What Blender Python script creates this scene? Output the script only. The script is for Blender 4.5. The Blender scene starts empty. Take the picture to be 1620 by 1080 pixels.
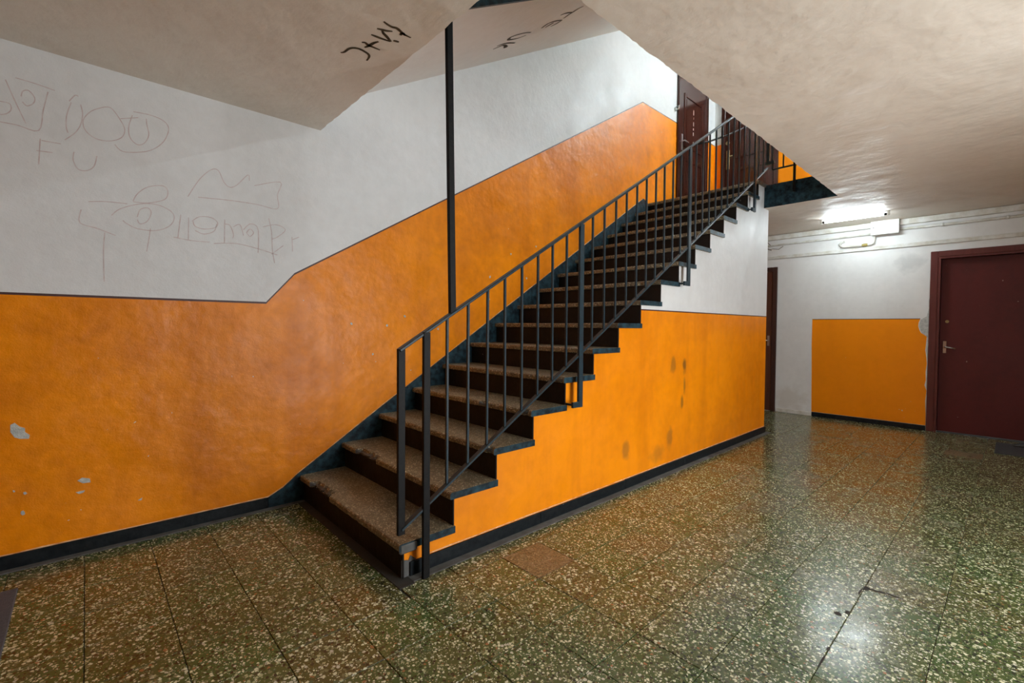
import bpy, bmesh, math, random
from mathutils import Vector, Matrix, noise

random.seed(7)
scene = bpy.context.scene
COL = scene.collection

# ------------------------------------------------------------------ camera
FPX, YAW, PITCH, ROLL = 733.0954, 0.8268, 0.0244, 0.0077
cam_data = bpy.data.cameras.new('camera')
cam = bpy.data.objects.new('camera', cam_data)
COL.objects.link(cam)
Fw = Vector((math.cos(YAW) * math.cos(PITCH), math.sin(YAW) * math.cos(PITCH), -math.sin(PITCH)))
Rt = Vector((math.sin(YAW), -math.cos(YAW), 0.0))
Up = Rt.cross(Fw)
R2 = Rt * math.cos(ROLL) + Up * math.sin(ROLL)
U2 = Up * math.cos(ROLL) - Rt * math.sin(ROLL)
cam.matrix_world = Matrix(((R2.x, U2.x, -Fw.x, 0), (R2.y, U2.y, -Fw.y, 0), (R2.z, U2.z, -Fw.z, 1.2), (0, 0, 0, 1)))
cam_data.sensor_fit = 'HORIZONTAL'
cam_data.sensor_width = 36.0
cam_data.lens = FPX / 1620.0 * 36.0
cam_data.shift_y = -5.45 / 1620.0
cam_data.clip_start = 0.02
scene.camera = cam

# ------------------------------------------------------------------ world and exposure
world = bpy.data.worlds.new('world')
scene.world = world
world.use_nodes = True
world.node_tree.nodes['Background'].inputs[0].default_value = (0.93, 0.97, 1.0, 1)
world.node_tree.nodes['Background'].inputs[1].default_value = 9.5
scene.view_settings.view_transform = 'Standard'
scene.view_settings.look = 'None'
scene.view_settings.gamma = 1.0
scene.view_settings.use_curve_mapping = False
scene.view_settings.exposure = 0.55
TUBE_POWER = 95.0        # emission of the ceiling tubes
TUBE_POWER_UP = 660.0


# sampling portal in the open entrance doorway: emits nothing, only guides the daylight
DOORX0, DOORX1, DOORZ = 1.85, 3.3, 2.25
pd = bpy.data.lights.new('doorway_portal', 'AREA'); pd.shape = 'RECTANGLE'; pd.size = DOORX1 - DOORX0; pd.size_y = DOORZ
pd.cycles.is_portal = True
po = bpy.data.objects.new('doorway_portal', pd); COL.objects.link(po)
po.location = ((DOORX0 + DOORX1) / 2, -1.72, DOORZ / 2); po.rotation_euler = (math.radians(90), 0, 0)

# ------------------------------------------------------------------ measures (metres)
X0, TR, RI = 1.0662, 0.28877, 0.17604      # first nosing, going, rise
YO, YS, YW = 1.925, 1.945, 3.297           # outer tread end, stair side wall, left wall
XR = 7.366                                 # far wall with the doors
XB, YB = -2.3, -1.7                        # walls behind the camera
ZC = 2.55                                  # hall ceiling
ZT = 2.80                                  # slab top, first floor
ZC2 = 5.36                                 # ceiling of the first floor
ZP = 1.3335                                # top of the orange dado
XH0, XH1, YH = 1.215, 5.62, 1.25           # stair well opening
XE = 5.762                                 # end of stair side wall
ZBB = 0.071
NST = 16

# ------------------------------------------------------------------ helpers
def link(name, me, parent=None):
    o = bpy.data.objects.new(name, me)
    COL.objects.link(o)
    if parent is not None:
        o.parent = parent
    return o

def tag(o, label=None, cat=None, group=None, kind=None):
    if label: o['label'] = label
    if cat: o['category'] = cat
    if group: o['group'] = group
    if kind: o['kind'] = kind
    return o

def empty(name, loc=(0, 0, 0), rz=0.0, parent=None):
    o = bpy.data.objects.new(name, None)
    COL.objects.link(o)
    o.location = loc
    o.rotation_euler = (0, 0, rz)
    o.empty_display_size = 0.1
    if parent is not None: o.parent = parent
    return o

class MB:
    """collects polygons and becomes ONE mesh object"""
    def __init__(s):
        s.v = []; s.f = []; s.m = []; s.smooth = []
    def poly(s, pts, mi=0, sm=False):
        b = len(s.v); s.v += [tuple(p) for p in pts]
        s.f.append(tuple(range(b, b + len(pts)))); s.m.append(mi); s.smooth.append(sm)
    def box(s, a, b, mi=0, c=0.0):
        x0, y0, z0 = a; x1, y1, z1 = b
        if c <= 0:
            k = len(s.v)
            s.v += [(x0, y0, z0), (x1, y0, z0), (x1, y1, z0), (x0, y1, z0), (x0, y0, z1), (x1, y0, z1), (x1, y1, z1), (x0, y1, z1)]
            for f in ((0, 3, 2, 1), (4, 5, 6, 7), (0, 1, 5, 4), (1, 2, 6, 5), (2, 3, 7, 6), (3, 0, 4, 7)):
                s.f.append(tuple(k + i for i in f)); s.m.append(mi); s.smooth.append(False)
            return
        bm = bmesh.new()
        bmesh.ops.create_cube(bm, size=1.0)
        for v in bm.verts:
            v.co = ((x0 + x1) / 2 + v.co.x * (x1 - x0), (y0 + y1) / 2 + v.co.y * (y1 - y0), (z0 + z1) / 2 + v.co.z * (z1 - z0))
        bmesh.ops.bevel(bm, geom=list(bm.edges), offset=c, segments=1, affect='EDGES', profile=0.5)
        s.bm(bm, mi); bm.free()
    def bm(s, bm, mi=0, sm=False):
        k = len(s.v); bm.verts.index_update()
        s.v += [tuple(v.co) for v in bm.verts]
        for f in bm.faces:
            s.f.append(tuple(k + v.index for v in f.verts)); s.m.append(mi); s.smooth.append(sm)
    def tube(s, path, r, n=10, mi=0, cap=True, sm=True):
        path = [Vector(p) for p in path]; rings = []
        pu = None
        for i, p in enumerate(path):
            d = (path[min(i + 1, len(path) - 1)] - path[max(i - 1, 0)]).normalized()
            ref = pu if pu is not None else (Vector((0, 0, 1)) if abs(d.z) < 0.9 else Vector((1, 0, 0)))
            u = (ref - d * ref.dot(d)).normalized(); w = d.cross(u); pu = u
            rr = r[i] if isinstance(r, (list, tuple)) else r
            k = len(s.v)
            for j in range(n):
                a = 2 * math.pi * j / n
                s.v.append(tuple(p + u * math.cos(a) * rr + w * math.sin(a) * rr))
            rings.append(k)
        for i in range(len(rings) - 1):
            for j in range(n):
                s.f.append((rings[i] + j, rings[i] + (j + 1) % n, rings[i + 1] + (j + 1) % n, rings[i + 1] + j)); s.m.append(mi); s.smooth.append(sm)
        if cap:
            s.f.append(tuple(rings[0] + j for j in reversed(range(n)))); s.m.append(mi); s.smooth.append(False)
            s.f.append(tuple(rings[-1] + j for j in range(n))); s.m.append(mi); s.smooth.append(False)
    def bar(s, p, q, w, h, mi=0, side=(0, 1, 0), c=0.0):
        """rectangular bar from p to q; w along side, h across"""
        p = Vector(p); q = Vector(q); d = (q - p).normalized(); a = Vector(side); a = (a - d * a.dot(d)).normalized(); b = d.cross(a)
        c = min(c, w / 3, h / 3)
        if c > 0:
            sec = [(-w / 2 + c, -h / 2), (w / 2 - c, -h / 2), (w / 2, -h / 2 + c), (w / 2, h / 2 - c), (w / 2 - c, h / 2), (-w / 2 + c, h / 2), (-w / 2, h / 2 - c), (-w / 2, -h / 2 + c)]
        else:
            sec = [(-w / 2, -h / 2), (w / 2, -h / 2), (w / 2, h / 2), (-w / 2, h / 2)]
        n = len(sec); k = len(s.v)
        for e in (p, q):
            for (i, j) in sec: s.v.append(tuple(e + a * i + b * j))
        for j in range(n):
            s.f.append((k + j, k + (j + 1) % n, k + n + (j + 1) % n, k + n + j)); s.m.append(mi); s.smooth.append(False)
        s.f.append(tuple(k + j for j in reversed(range(n)))); s.m.append(mi); s.smooth.append(False)
        s.f.append(tuple(k + n + j for j in range(n))); s.m.append(mi); s.smooth.append(False)
    def prism(s, pts, ext, mi=0, mside=None):
        """planar polygon pts extruded by vector ext"""
        e = Vector(ext); a = [Vector(p) for p in pts]; b = [p + e for p in a]; n = len(a)
        s.poly(a, mi); s.poly(list(reversed(b)), mi)
        for i in range(n):
            s.poly([a[i], b[i], b[(i + 1) % n], a[(i + 1) % n]], mi if mside is None else mside)
    def mesh(s, name, mats):
        me = bpy.data.meshes.new(name)
        me.from_pydata(s.v, [], s.f)
        for m in (mats if isinstance(mats, (list, tuple)) else [mats]): me.materials.append(m)
        me.polygons.foreach_set('material_index', s.m)
        me.polygons.foreach_set('use_smooth', s.smooth)
        me.update()
        bm = bmesh.new(); bm.from_mesh(me)
        bmesh.ops.remove_doubles(bm, verts=bm.verts, dist=1e-5)
        bmesh.ops.recalc_face_normals(bm, faces=bm.faces)
        bm.to_mesh(me); bm.free()
        return me
    def build(s, name, mats, parent=None):
        return link(name, s.mesh(name, mats), parent)

# ------------------------------------------------------------------ materials
def new_mat(name):
    m = bpy.data.materials.new(name); m.use_nodes = True
    nt = m.node_tree; b = nt.nodes['Principled BSDF']
    return m, nt, b

class G:
    """tiny node-graph helper"""
    def __init__(s, nt): s.nt = nt
    def n(s, t, **kw):
        nd = s.nt.nodes.new(t)
        for k, v in kw.items(): setattr(nd, k, v)
        return nd
    def l(s, a, b): s.nt.links.new(a, b)
    def val(s, sock, x):
        if isinstance(x, bpy.types.NodeSocket): s.l(x, sock)
        elif isinstance(x, (tuple, list)) and len(x) == 3 and sock.type == 'RGBA': sock.default_value = (*x, 1)
        else: sock.default_value = x
    def pos(s): return s.n('ShaderNodeNewGeometry').outputs['Position']
    def mapping(s, vec, scale=(1, 1, 1), loc=(0, 0, 0)):
        m = s.n('ShaderNodeMapping'); s.l(vec, m.inputs['Vector']); m.inputs['Scale'].default_value = scale; m.inputs['Location'].default_value = loc
        return m.outputs[0]
    def noise(s, vec, scale, detail=3, rough=0.55, dist=0.0):
        n = s.n('ShaderNodeTexNoise'); s.l(vec, n.inputs['Vector'])
        n.inputs['Scale'].default_value = scale; n.inputs['Detail'].default_value = detail; n.inputs['Roughness'].default_value = rough; n.inputs['Distortion'].default_value = dist
        return n.outputs['Fac']
    def ramp(s, fac, stops):
        r = s.n('ShaderNodeValToRGB'); s.l(fac, r.inputs[0]); e = r.color_ramp.elements
        while len(e) < len(stops): e.new(0.5)
        for i, (p, c) in enumerate(stops):
            e[i].position = p
            c = c if isinstance(c, (tuple, list)) else (c, c, c)
            e[i].color = (*c, 1)
        return r.outputs[0]
    def mix(s, fac, a, b, mode='MIX'):
        m = s.n('ShaderNodeMix', data_type='RGBA', blend_type=mode)
        s.val(m.inputs[0], fac); s.val(m.inputs[6], a); s.val(m.inputs[7], b)
        return m.outputs[2]
    def math(s, op, a, b=0.0, clamp=False):
        m = s.n('ShaderNodeMath', operation=op, use_clamp=clamp)
        s.val(m.inputs[0], a); s.val(m.inputs[1], b)
        return m.outputs[0]
    def bump(s, h, strength, dist, b, prev=None):
        u = s.n('ShaderNodeBump'); u.inputs['Strength'].default_value = strength; u.inputs['Distance'].default_value = dist
        s.l(h, u.inputs['Height'])
        if prev is not None: s.l(prev, u.inputs['Normal'])
        if b is not None: s.l(u.outputs[0], b.inputs['Normal'])
        return u.outputs[0]

def plaster(name, col, dirt, rough=0.6, dirt_amt=0.5, streak=0.3, bump=0.35, big=0.5, spots=(), chips=None, chip_thr=0.74, spec=0.4, brush=None):
    """painted plaster: colour, dirt clouds, vertical streaks, stains at given places, relief"""
    m, nt, b = new_mat(name); g = G(nt); P = g.pos()
    cloud = g.noise(P, 1.3, 5, 0.62)
    fine = g.noise(P, 14.0, 4, 0.6)
    f = g.ramp(g.math('ADD', g.math('MULTIPLY', cloud, 0.7), g.math('MULTIPLY', fine, 0.3)), [(0.42, 0.0), (0.68, dirt_amt)])
    c = g.mix(f, col, dirt)
    st = g.noise(g.mapping(P, (4.5, 4.5, 0.45)), 1.0, 4, 0.6)
    c = g.mix(g.ramp(st, [(0.5, 0.0), (0.72, streak)]), c, dirt)
    for (p, rad, amt, sc) in spots:
        d = g.n('ShaderNodeVectorMath', operation='SUBTRACT'); g.l(P, d.inputs[0]); d.inputs[1].default_value = p
        s_ = g.n('ShaderNodeVectorMath', operation='MULTIPLY'); g.l(d.outputs[0], s_.inputs[0]); s_.inputs[1].default_value = [1 / rad[0], 1 / rad[1], 1 / rad[2]]
        ln = g.n('ShaderNodeVectorMath', operation='LENGTH'); g.l(s_.outputs[0], ln.inputs[0])
        w = g.math('ADD', ln.outputs['Value'], g.math('MULTIPLY', g.math('SUBTRACT', g.noise(P, 11.0, 4), 0.5), 1.3))
        c = g.mix(g.ramp(w, [(0.45, amt), (1.0, 0.0)]), c, sc)
    if chips is not None:
        ch = g.noise(P, 34.0, 2, 0.5); ch2 = g.noise(P, 3.0, 2, 0.5)
        k = g.math('ADD', g.math('MULTIPLY', ch, 0.75), g.math('MULTIPLY', ch2, 0.25))
        c = g.mix(g.ramp(k, [(chip_thr - 0.005, 0.0), (chip_thr + 0.005, 1.0)]), c, chips)
    g.l(c, b.inputs['Base Color'])
    g.l(g.ramp(g.noise(P, 5.0, 3), [(0.3, rough - 0.06), (0.7, rough + 0.08)]), b.inputs['Roughness'])
    b.inputs['Specular IOR Level'].default_value = spec
    n1 = g.bump(g.noise(P, 3.2, 3, 0.5), big, 0.03, None)
    if brush is not None:
        n1 = g.bump(g.noise(g.mapping(P, brush), 1.0, 4, 0.55, 0.4), 0.5, 0.02, None, n1)
    n2 = g.bump(g.noise(P, 26.0, 4, 0.6), bump, 0.006, None, n1)
    g.bump(g.noise(P, 150.0, 3, 0.6), bump, 0.0016, b, n2)
    return m

def simple(name, col, rough=0.5, metal=0.0, spec=0.5, vary=0.25, scale=20.0, bump=0.0, dark=None, coat=0.0):
    m, nt, b = new_mat(name); g = G(nt); P = g.pos()
    dk = dark if dark is not None else tuple(x * (1 - vary) for x in col)
    g.l(g.mix(g.ramp(g.noise(P, scale, 4, 0.6), [(0.35, 0.0), (0.65, 1.0)]), col, dk), b.inputs['Base Color'])
    b.inputs['Roughness'].default_value = rough; b.inputs['Metallic'].default_value = metal; b.inputs['Specular IOR Level'].default_value = spec
    b.inputs['Coat Weight'].default_value = coat; b.inputs['Coat Roughness'].default_value = 0.12
    if bump > 0: g.bump(g.noise(P, scale * 3, 3, 0.6), bump, 0.003, b)
    return m

def wood(name, col, dark, rough=0.35, axis=(18, 18, 1.2)):
    m, nt, b = new_mat(name); g = G(nt); P = g.pos()
    gr = g.noise(g.mapping(P, axis), 1.6, 5, 0.62, 0.6)
    c = g.mix(g.ramp(gr, [(0.35, 0.0), (0.68, 1.0)]), col, dark)
    sp = g.noise(P, 60.0, 2, 0.5)
    c = g.mix(g.ramp(sp, [(0.765, 0.0), (0.78, 0.7)]), c, (0.55, 0.5, 0.45))
    g.l(c, b.inputs['Base Color']); b.inputs['Roughness'].default_value = rough
    g.bump(gr, 0.12, 0.002, b)
    return m

def terrazzo(name, matrix_a, matrix_b, chipset, scale, cover, rough, tint=True, small=True, worn=0.15):
    """polished terrazzo: stone chips of several colours in a cement matrix"""
    m, nt, b = new_mat(name); g = G(nt); P = g.pos()
    oi = g.n('ShaderNodeObjectInfo')
    off = g.n('ShaderNodeCombineXYZ'); rnd = oi.outputs['Random']
    g.l(g.math('MULTIPLY', rnd, 37.0), off.inputs[2])
    add = g.n('ShaderNodeVectorMath', operation='ADD'); g.l(P, add.inputs[0]); g.l(off.outputs[0], add.inputs[1])
    V = add.outputs[0]
    wob = g.n('ShaderNodeTexNoise'); g.l(V, wob.inputs['Vector']); wob.inputs['Scale'].default_value = scale * 1.3; wob.inputs['Detail'].default_value = 2
    wv = g.n('ShaderNodeVectorMath', operation='SCALE'); g.l(wob.outputs['Color'], wv.inputs[0]); wv.inputs['Scale'].default_value = 0.45 / scale
    V2 = g.n('ShaderNodeVectorMath', operation='ADD'); g.l(V, V2.inputs[0]); g.l(wv.outputs[0], V2.inputs[1])
    def layer(sc, cov, base, cset):
        vo = g.n('ShaderNodeTexVoronoi', feature='F1'); g.l(V2.outputs[0], vo.inputs['Vector']); vo.inputs['Scale'].default_value = sc
        ve = g.n('ShaderNodeTexVoronoi', feature='DISTANCE_TO_EDGE'); g.l(V2.outputs[0], ve.inputs['Vector']); ve.inputs['Scale'].default_value = sc
        sep = g.n('ShaderNodeSeparateColor'); g.l(vo.outputs['Color'], sep.inputs[0])
        r = g.n('ShaderNodeValToRGB'); r.color_ramp.interpolation = 'CONSTANT'; g.l(sep.outputs[0], r.inputs[0]); e = r.color_ramp.elements
        while len(e) < len(cset): e.new(0.5)
        for i, (p, c) in enumerate(cset): e[i].position = p; e[i].color = (*c, 1)
        edge = g.ramp(ve.outputs['Distance'], [(0.05, 0.0), (0.10, 1.0)])
        keep = g.math('LESS_THAN', sep.outputs[1], cov)
        sz = g.math('LESS_THAN', vo.outputs['Distance'], g.math('ADD', 0.28, g.math('MULTIPLY', sep.outputs[2], 0.45)))
        return g.mix(g.math('MULTIPLY', g.math('MULTIPLY', edge, keep), sz), base, r.outputs[0])
    base = g.mix(g.ramp(g.noise(P, 4.0, 3), [(0.4, 0.0), (0.6, 1.0)]), matrix_a, matrix_b)
    if tint:
        tn = g.ramp(rnd, [(0.0, (1.25, 1.0, 0.75)), (0.3, (0.8, 1.25, 0.85)), (0.55, (1.2, 1.15, 0.8)), (0.8, (0.75, 1.2, 0.95)), (1.0, (1.3, 0.95, 0.75))])
        base = g.mix(0.75, base, g.mix(1.0, base, tn, 'MULTIPLY'))
    if small: base = layer(scale * 2.1, 0.45, base, chipset)
    c = layer(scale, cover, base, chipset)
    worn_f = g.ramp(g.noise(P, 2.1, 4, 0.6), [(0.45, 0.0), (0.7, worn)])
    c = g.mix(worn_f, c, (0.10, 0.095, 0.075))
    g.l(c, b.inputs['Base Color'])
    g.l(g.math('ADD', g.math('MULTIPLY', rnd, 0.07), g.ramp(g.noise(P, 6.0, 4, 0.65), [(0.3, rough - 0.06), (0.7, rough + 0.09)])), b.inputs['Roughness'])
    b.inputs['Specular IOR Level'].default_value = 0.65
    n1 = g.bump(g.noise(P, 5.0, 2), 0.12, 0.006, None)
    g.bump(g.noise(P, 300.0, 2), 0.05, 0.0003, b, n1)
    return m

WHITE_D = (0.36, 0.34, 0.31)
smudges = [((3.835, YS, 0.88), (0.045, 0.1, 0.09), 0.75, (0.09, 0.05, 0.015)), ((3.636, YS, 0.89), (0.05, 0.1, 0.08), 0.5, (0.13, 0.07, 0.015)),
           ((3.84, YS, 0.69), (0.03, 0.1, 0.09), 0.6, (0.12, 0.06, 0.015)), ((3.80, YS, 0.56), (0.03, 0.1, 0.07), 0.6, (0.12, 0.06, 0.015)),
           ((3.60, YS, 0.29), (0.06, 0.1, 0.12), 0.5, (0.16, 0.08, 0.02)), ((2.95, YS, 0.28), (0.05, 0.1, 0.08), 0.5, (0.15, 0.08, 0.02)), ((3.40, YS, 0.18), (0.15, 0.1, 0.08), 0.35, (0.2, 0.09, 0.02))]
M = {}
M['white'] = plaster('white_wall_paint', (0.78, 0.78, 0.77), WHITE_D, 0.5, 0.22, 0.06, bump=0.3, big=0.16)
M['white_r'] = plaster('white_wall_paint_hall', (0.80, 0.80, 0.78), (0.42, 0.41, 0.38), 0.5, 0.22, 0.06, bump=0.25, big=0.3,
                       spots=[((XR, 0.885, 2.01), (0.3, 0.16, 0.13), 0.30, (0.32, 0.32, 0.31)), ((XR, 2.15, 0.2), (0.3, 0.25, 0.22), 0.3, (0.45, 0.38, 0.28))])
M['orange'] = plaster('orange_oil_paint', (0.95, 0.285, 0.001), (0.45, 0.10, 0.002), 0.37, 0.6, 0.3, bump=0.3, big=0.55, chips=(0.75, 0.7, 0.6), chip_thr=0.715, spec=0.3)
M['orange_s'] = plaster('orange_oil_paint_smudged', (0.95, 0.285, 0.001), (0.55, 0.13, 0.002), 0.4, 0.5, 0.4, bump=0.25, big=0.4, spots=smudges, chips=(0.75, 0.7, 0.6), chip_thr=0.745, spec=0.3)
M['orange_r'] = plaster('orange_oil_paint_hall', (0.97, 0.29, 0.001), (0.7, 0.19, 0.002), 0.45, 0.3, 0.15, bump=0.2, big=0.3, chips=(0.75, 0.7, 0.6), chip_thr=0.735, spec=0.25)
M['ceiling'] = plaster('ceiling_plaster', (0.86, 0.78, 0.68), (0.62, 0.50, 0.39), 0.5, 0.35, 0.0, bump=0.35, big=0.7, brush=(3.6, 1.3, 2.0), spec=0.5)
M['soffit'] = plaster('soffit_plaster', (0.86, 0.79, 0.73), (0.68, 0.57, 0.50), 0.6, 0.35, 0.0, bump=0.25, big=0.3)
M['line'] = simple('paint_line_dark', (0.07, 0.022, 0.018), 0.5)
M['black'] = simple('black_gloss_skirting', (0.004, 0.006, 0.008), 0.42, spec=0.2, dark=(0.012, 0.016, 0.018), scale=30, bump=0.3)
M['navy'] = simple('navy_oil_paint', (0.004, 0.009, 0.013), 0.45, spec=0.25, dark=(0.022, 0.06, 0.08), scale=22, bump=0.5)
M['riser'] = plaster('dark_riser_paint', (0.007, 0.006, 0.005), (0.022, 0.015, 0.011), 0.55, 0.8, 0.4, spec=0.2, bump=0.5, big=0.4, chips=(0.16, 0.14, 0.12), chip_thr=0.73)
M['steel'] = simple('painted_blue_grey_steel', (0.014, 0.036, 0.050), 0.40, spec=0.35, dark=(0.014, 0.024, 0.030), scale=40, bump=0.2)
M['steel_dark'] = simple('painted_dark_steel', (0.005, 0.005, 0.006), 0.5, spec=0.15, dark=(0.010, 0.009, 0.008), scale=40, bump=0.2)
M['cement'] = simple('grey_cement', (0.12, 0.12, 0.115), 0.75, dark=(0.07, 0.068, 0.06), scale=12, bump=0.3)
M['grout'] = simple('dark_floor_joint', (0.035, 0.032, 0.026), 0.8, scale=14)
M['bare'] = simple('bare_plaster', (0.62, 0.62, 0.58), 0.85, dark=(0.42, 0.44, 0.42), scale=45, bump=0.5)
M['maroon'] = plaster('maroon_door_paint', (0.10, 0.013, 0.012), (0.055, 0.008, 0.008), 0.42, 0.8, 0.3, bump=0.05, big=0.05, chips=(0.42, 0.30, 0.26), chip_thr=0.72, spec=0.35)
M['maroon_frame'] = wood('maroon_frame_paint', (0.125, 0.024, 0.018), (0.09, 0.016, 0.013), 0.42)
M['brown'] = wood('brown_door_wood', (0.11, 0.035, 0.016), (0.06, 0.018, 0.009), 0.4)
M['brown_frame'] = wood('brown_door_frame', (0.05, 0.017, 0.011), (0.03, 0.01, 0.007), 0.4)
M['gloss_brown'] = wood('varnished_dark_brown_wood', (0.06, 0.016, 0.009), (0.03, 0.008, 0.006), 0.14)
M['chrome'] = simple('satin_steel', (0.62, 0.62, 0.6), 0.28, metal=1.0, vary=0.1)
M['brass'] = simple('dull_brass', (0.45, 0.36, 0.18), 0.35, metal=0.9, vary=0.2)
M['white_metal'] = simple('white_enamel', (0.80, 0.80, 0.77), 0.35, dark=(0.70, 0.69, 0.64), scale=12)
M['conduit'] = simple('painted_conduit', (0.76, 0.76, 0.72), 0.5, dark=(0.58, 0.55, 0.47), scale=10, bump=0.15)
M['yellowed'] = simple('yellowed_sealant', (0.42, 0.33, 0.10), 0.6)
M['wire'] = simple('old_wire', (0.12, 0.09, 0.06), 0.6)
M['mat'] = simple('charcoal_mat', (0.035, 0.038, 0.045), 0.9, dark=(0.055, 0.058, 0.065), scale=90, bump=0.8)
M['mat_grey'] = simple('grey_mat', (0.075, 0.075, 0.085), 0.9, dark=(0.105, 0.105, 0.115), scale=90, bump=0.8)
M['rubber'] = simple('black_rubber', (0.012, 0.014, 0.02), 0.5)
M['marker'] = simple('brown_black_marker', (0.035, 0.022, 0.010), 0.7, spec=0.2, dark=(0.12, 0.085, 0.045), scale=30)
M['pen'] = simple('faded_red_pen', (0.56, 0.43, 0.41), 0.7, dark=(0.66, 0.58, 0.56), scale=30)
CHIPS_F = [(0.0, (0.72, 0.72, 0.50)), (0.24, (0.44, 0.45, 0.25)), (0.36, (0.02, 0.026, 0.016)), (0.56, (0.20, 0.20, 0.10)), (0.70, (0.055, 0.05, 0.025)), (0.84, (0.60, 0.58, 0.46)), (0.92, (0.34, 0.16, 0.07)), (0.955, (0.09, 0.14, 0.07))]
M['tile'] = terrazzo('green_terrazzo', (0.066, 0.098, 0.036), (0.085, 0.092, 0.036), CHIPS_F, 82.0, 0.62, 0.17)
M['tile_brown'] = terrazzo('brown_terrazzo', (0.14, 0.11, 0.055), (0.16, 0.115, 0.06), [(0.0, (0.26, 0.20, 0.11)), (0.4, (0.07, 0.055, 0.028)), (0.7, (0.38, 0.32, 0.20)), (0.9, (0.14, 0.16, 0.08))], 95.0, 0.8, 0.24, tint=False)
CH_T = [(0.0, (0.44, 0.40, 0.27)), (0.25, (0.10, 0.085, 0.05)), (0.45, (0.26, 0.22, 0.13)), (0.7, (0.58, 0.53, 0.39)), (0.85, (0.05, 0.042, 0.028))]
M['tread'] = terrazzo('worn_brown_terrazzo', (0.13, 0.11, 0.066), (0.17, 0.14, 0.085), CH_T, 110.0, 0.85, 0.42, tint=False, small=False, worn=0.22)

def lamp_mat(name, strength):
    m, nt, b = new_mat(name)
    b.inputs['Base Color'].default_value = (0.9, 0.9, 0.9, 1)
    b.inputs['Emission Color'].default_value = (0.82, 0.94, 1.0, 1)
    b.inputs['Emission Strength'].default_value = strength
    return m

# ------------------------------------------------------------------ hand-drawn marks (wall/ceiling coordinates, metres)
CEIL=[[(0.989,1.931),(1.008,1.937),(1.033,1.94),(1.054,1.933),(1.081,1.943),(1.103,1.95),(1.137,1.951)],[(0.99,1.997),(1.01,1.989),(1.028,1.982),(1.051,1.967)],[(1.013,1.993),(1.027,2.008),(1.046,2.018),(1.069,2.033),(1.084,2.041)],[(0.99,2.056),(1.012,2.054),(1.038,2.051),(1.081,2.043)],[(1.091,1.968),(1.091,1.947),(1.109,1.955)],[(1.087,2.027),(1.112,2.018)],[(0.984,2.143),(0.997,2.134),(1.016,2.143),(1.029,2.142),(1.051,2.141),(1.076,2.14)],[(1.012,2.173),(1.021,2.146),(1.028,2.109),(1.04,2.082)],[(0.944,2.294),(0.955,2.279),(0.961,2.234),(0.976,2.211),(1.0,2.201),(1.026,2.204),(1.051,2.213),(1.064,2.233),(1.069,2.271)]]
SOF=[[(2.434,2.896),(2.465,2.863),(2.501,2.845),(2.585,2.896)],[(2.421,2.833),(2.451,2.813),(2.518,2.813),(2.634,2.855)],[(2.524,2.853),(2.591,2.925),(2.591,2.898)],[(2.634,2.667),(2.553,2.647),(2.471,2.656),(2.431,2.683),(2.447,2.725),(2.501,2.744),(2.568,2.743),(2.624,2.712)],[(2.701,2.616),(2.689,2.536),(2.742,2.51),(2.834,2.518)],[(2.742,2.616),(2.754,2.566),(2.755,2.537)],[(2.811,2.619),(2.832,2.577),(2.834,2.518)],[(2.684,2.4),(2.721,2.376),(2.807,2.386)],[(2.816,2.484),(2.803,2.419),(2.807,2.386),(2.806,2.337),(2.829,2.294)]]
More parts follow.
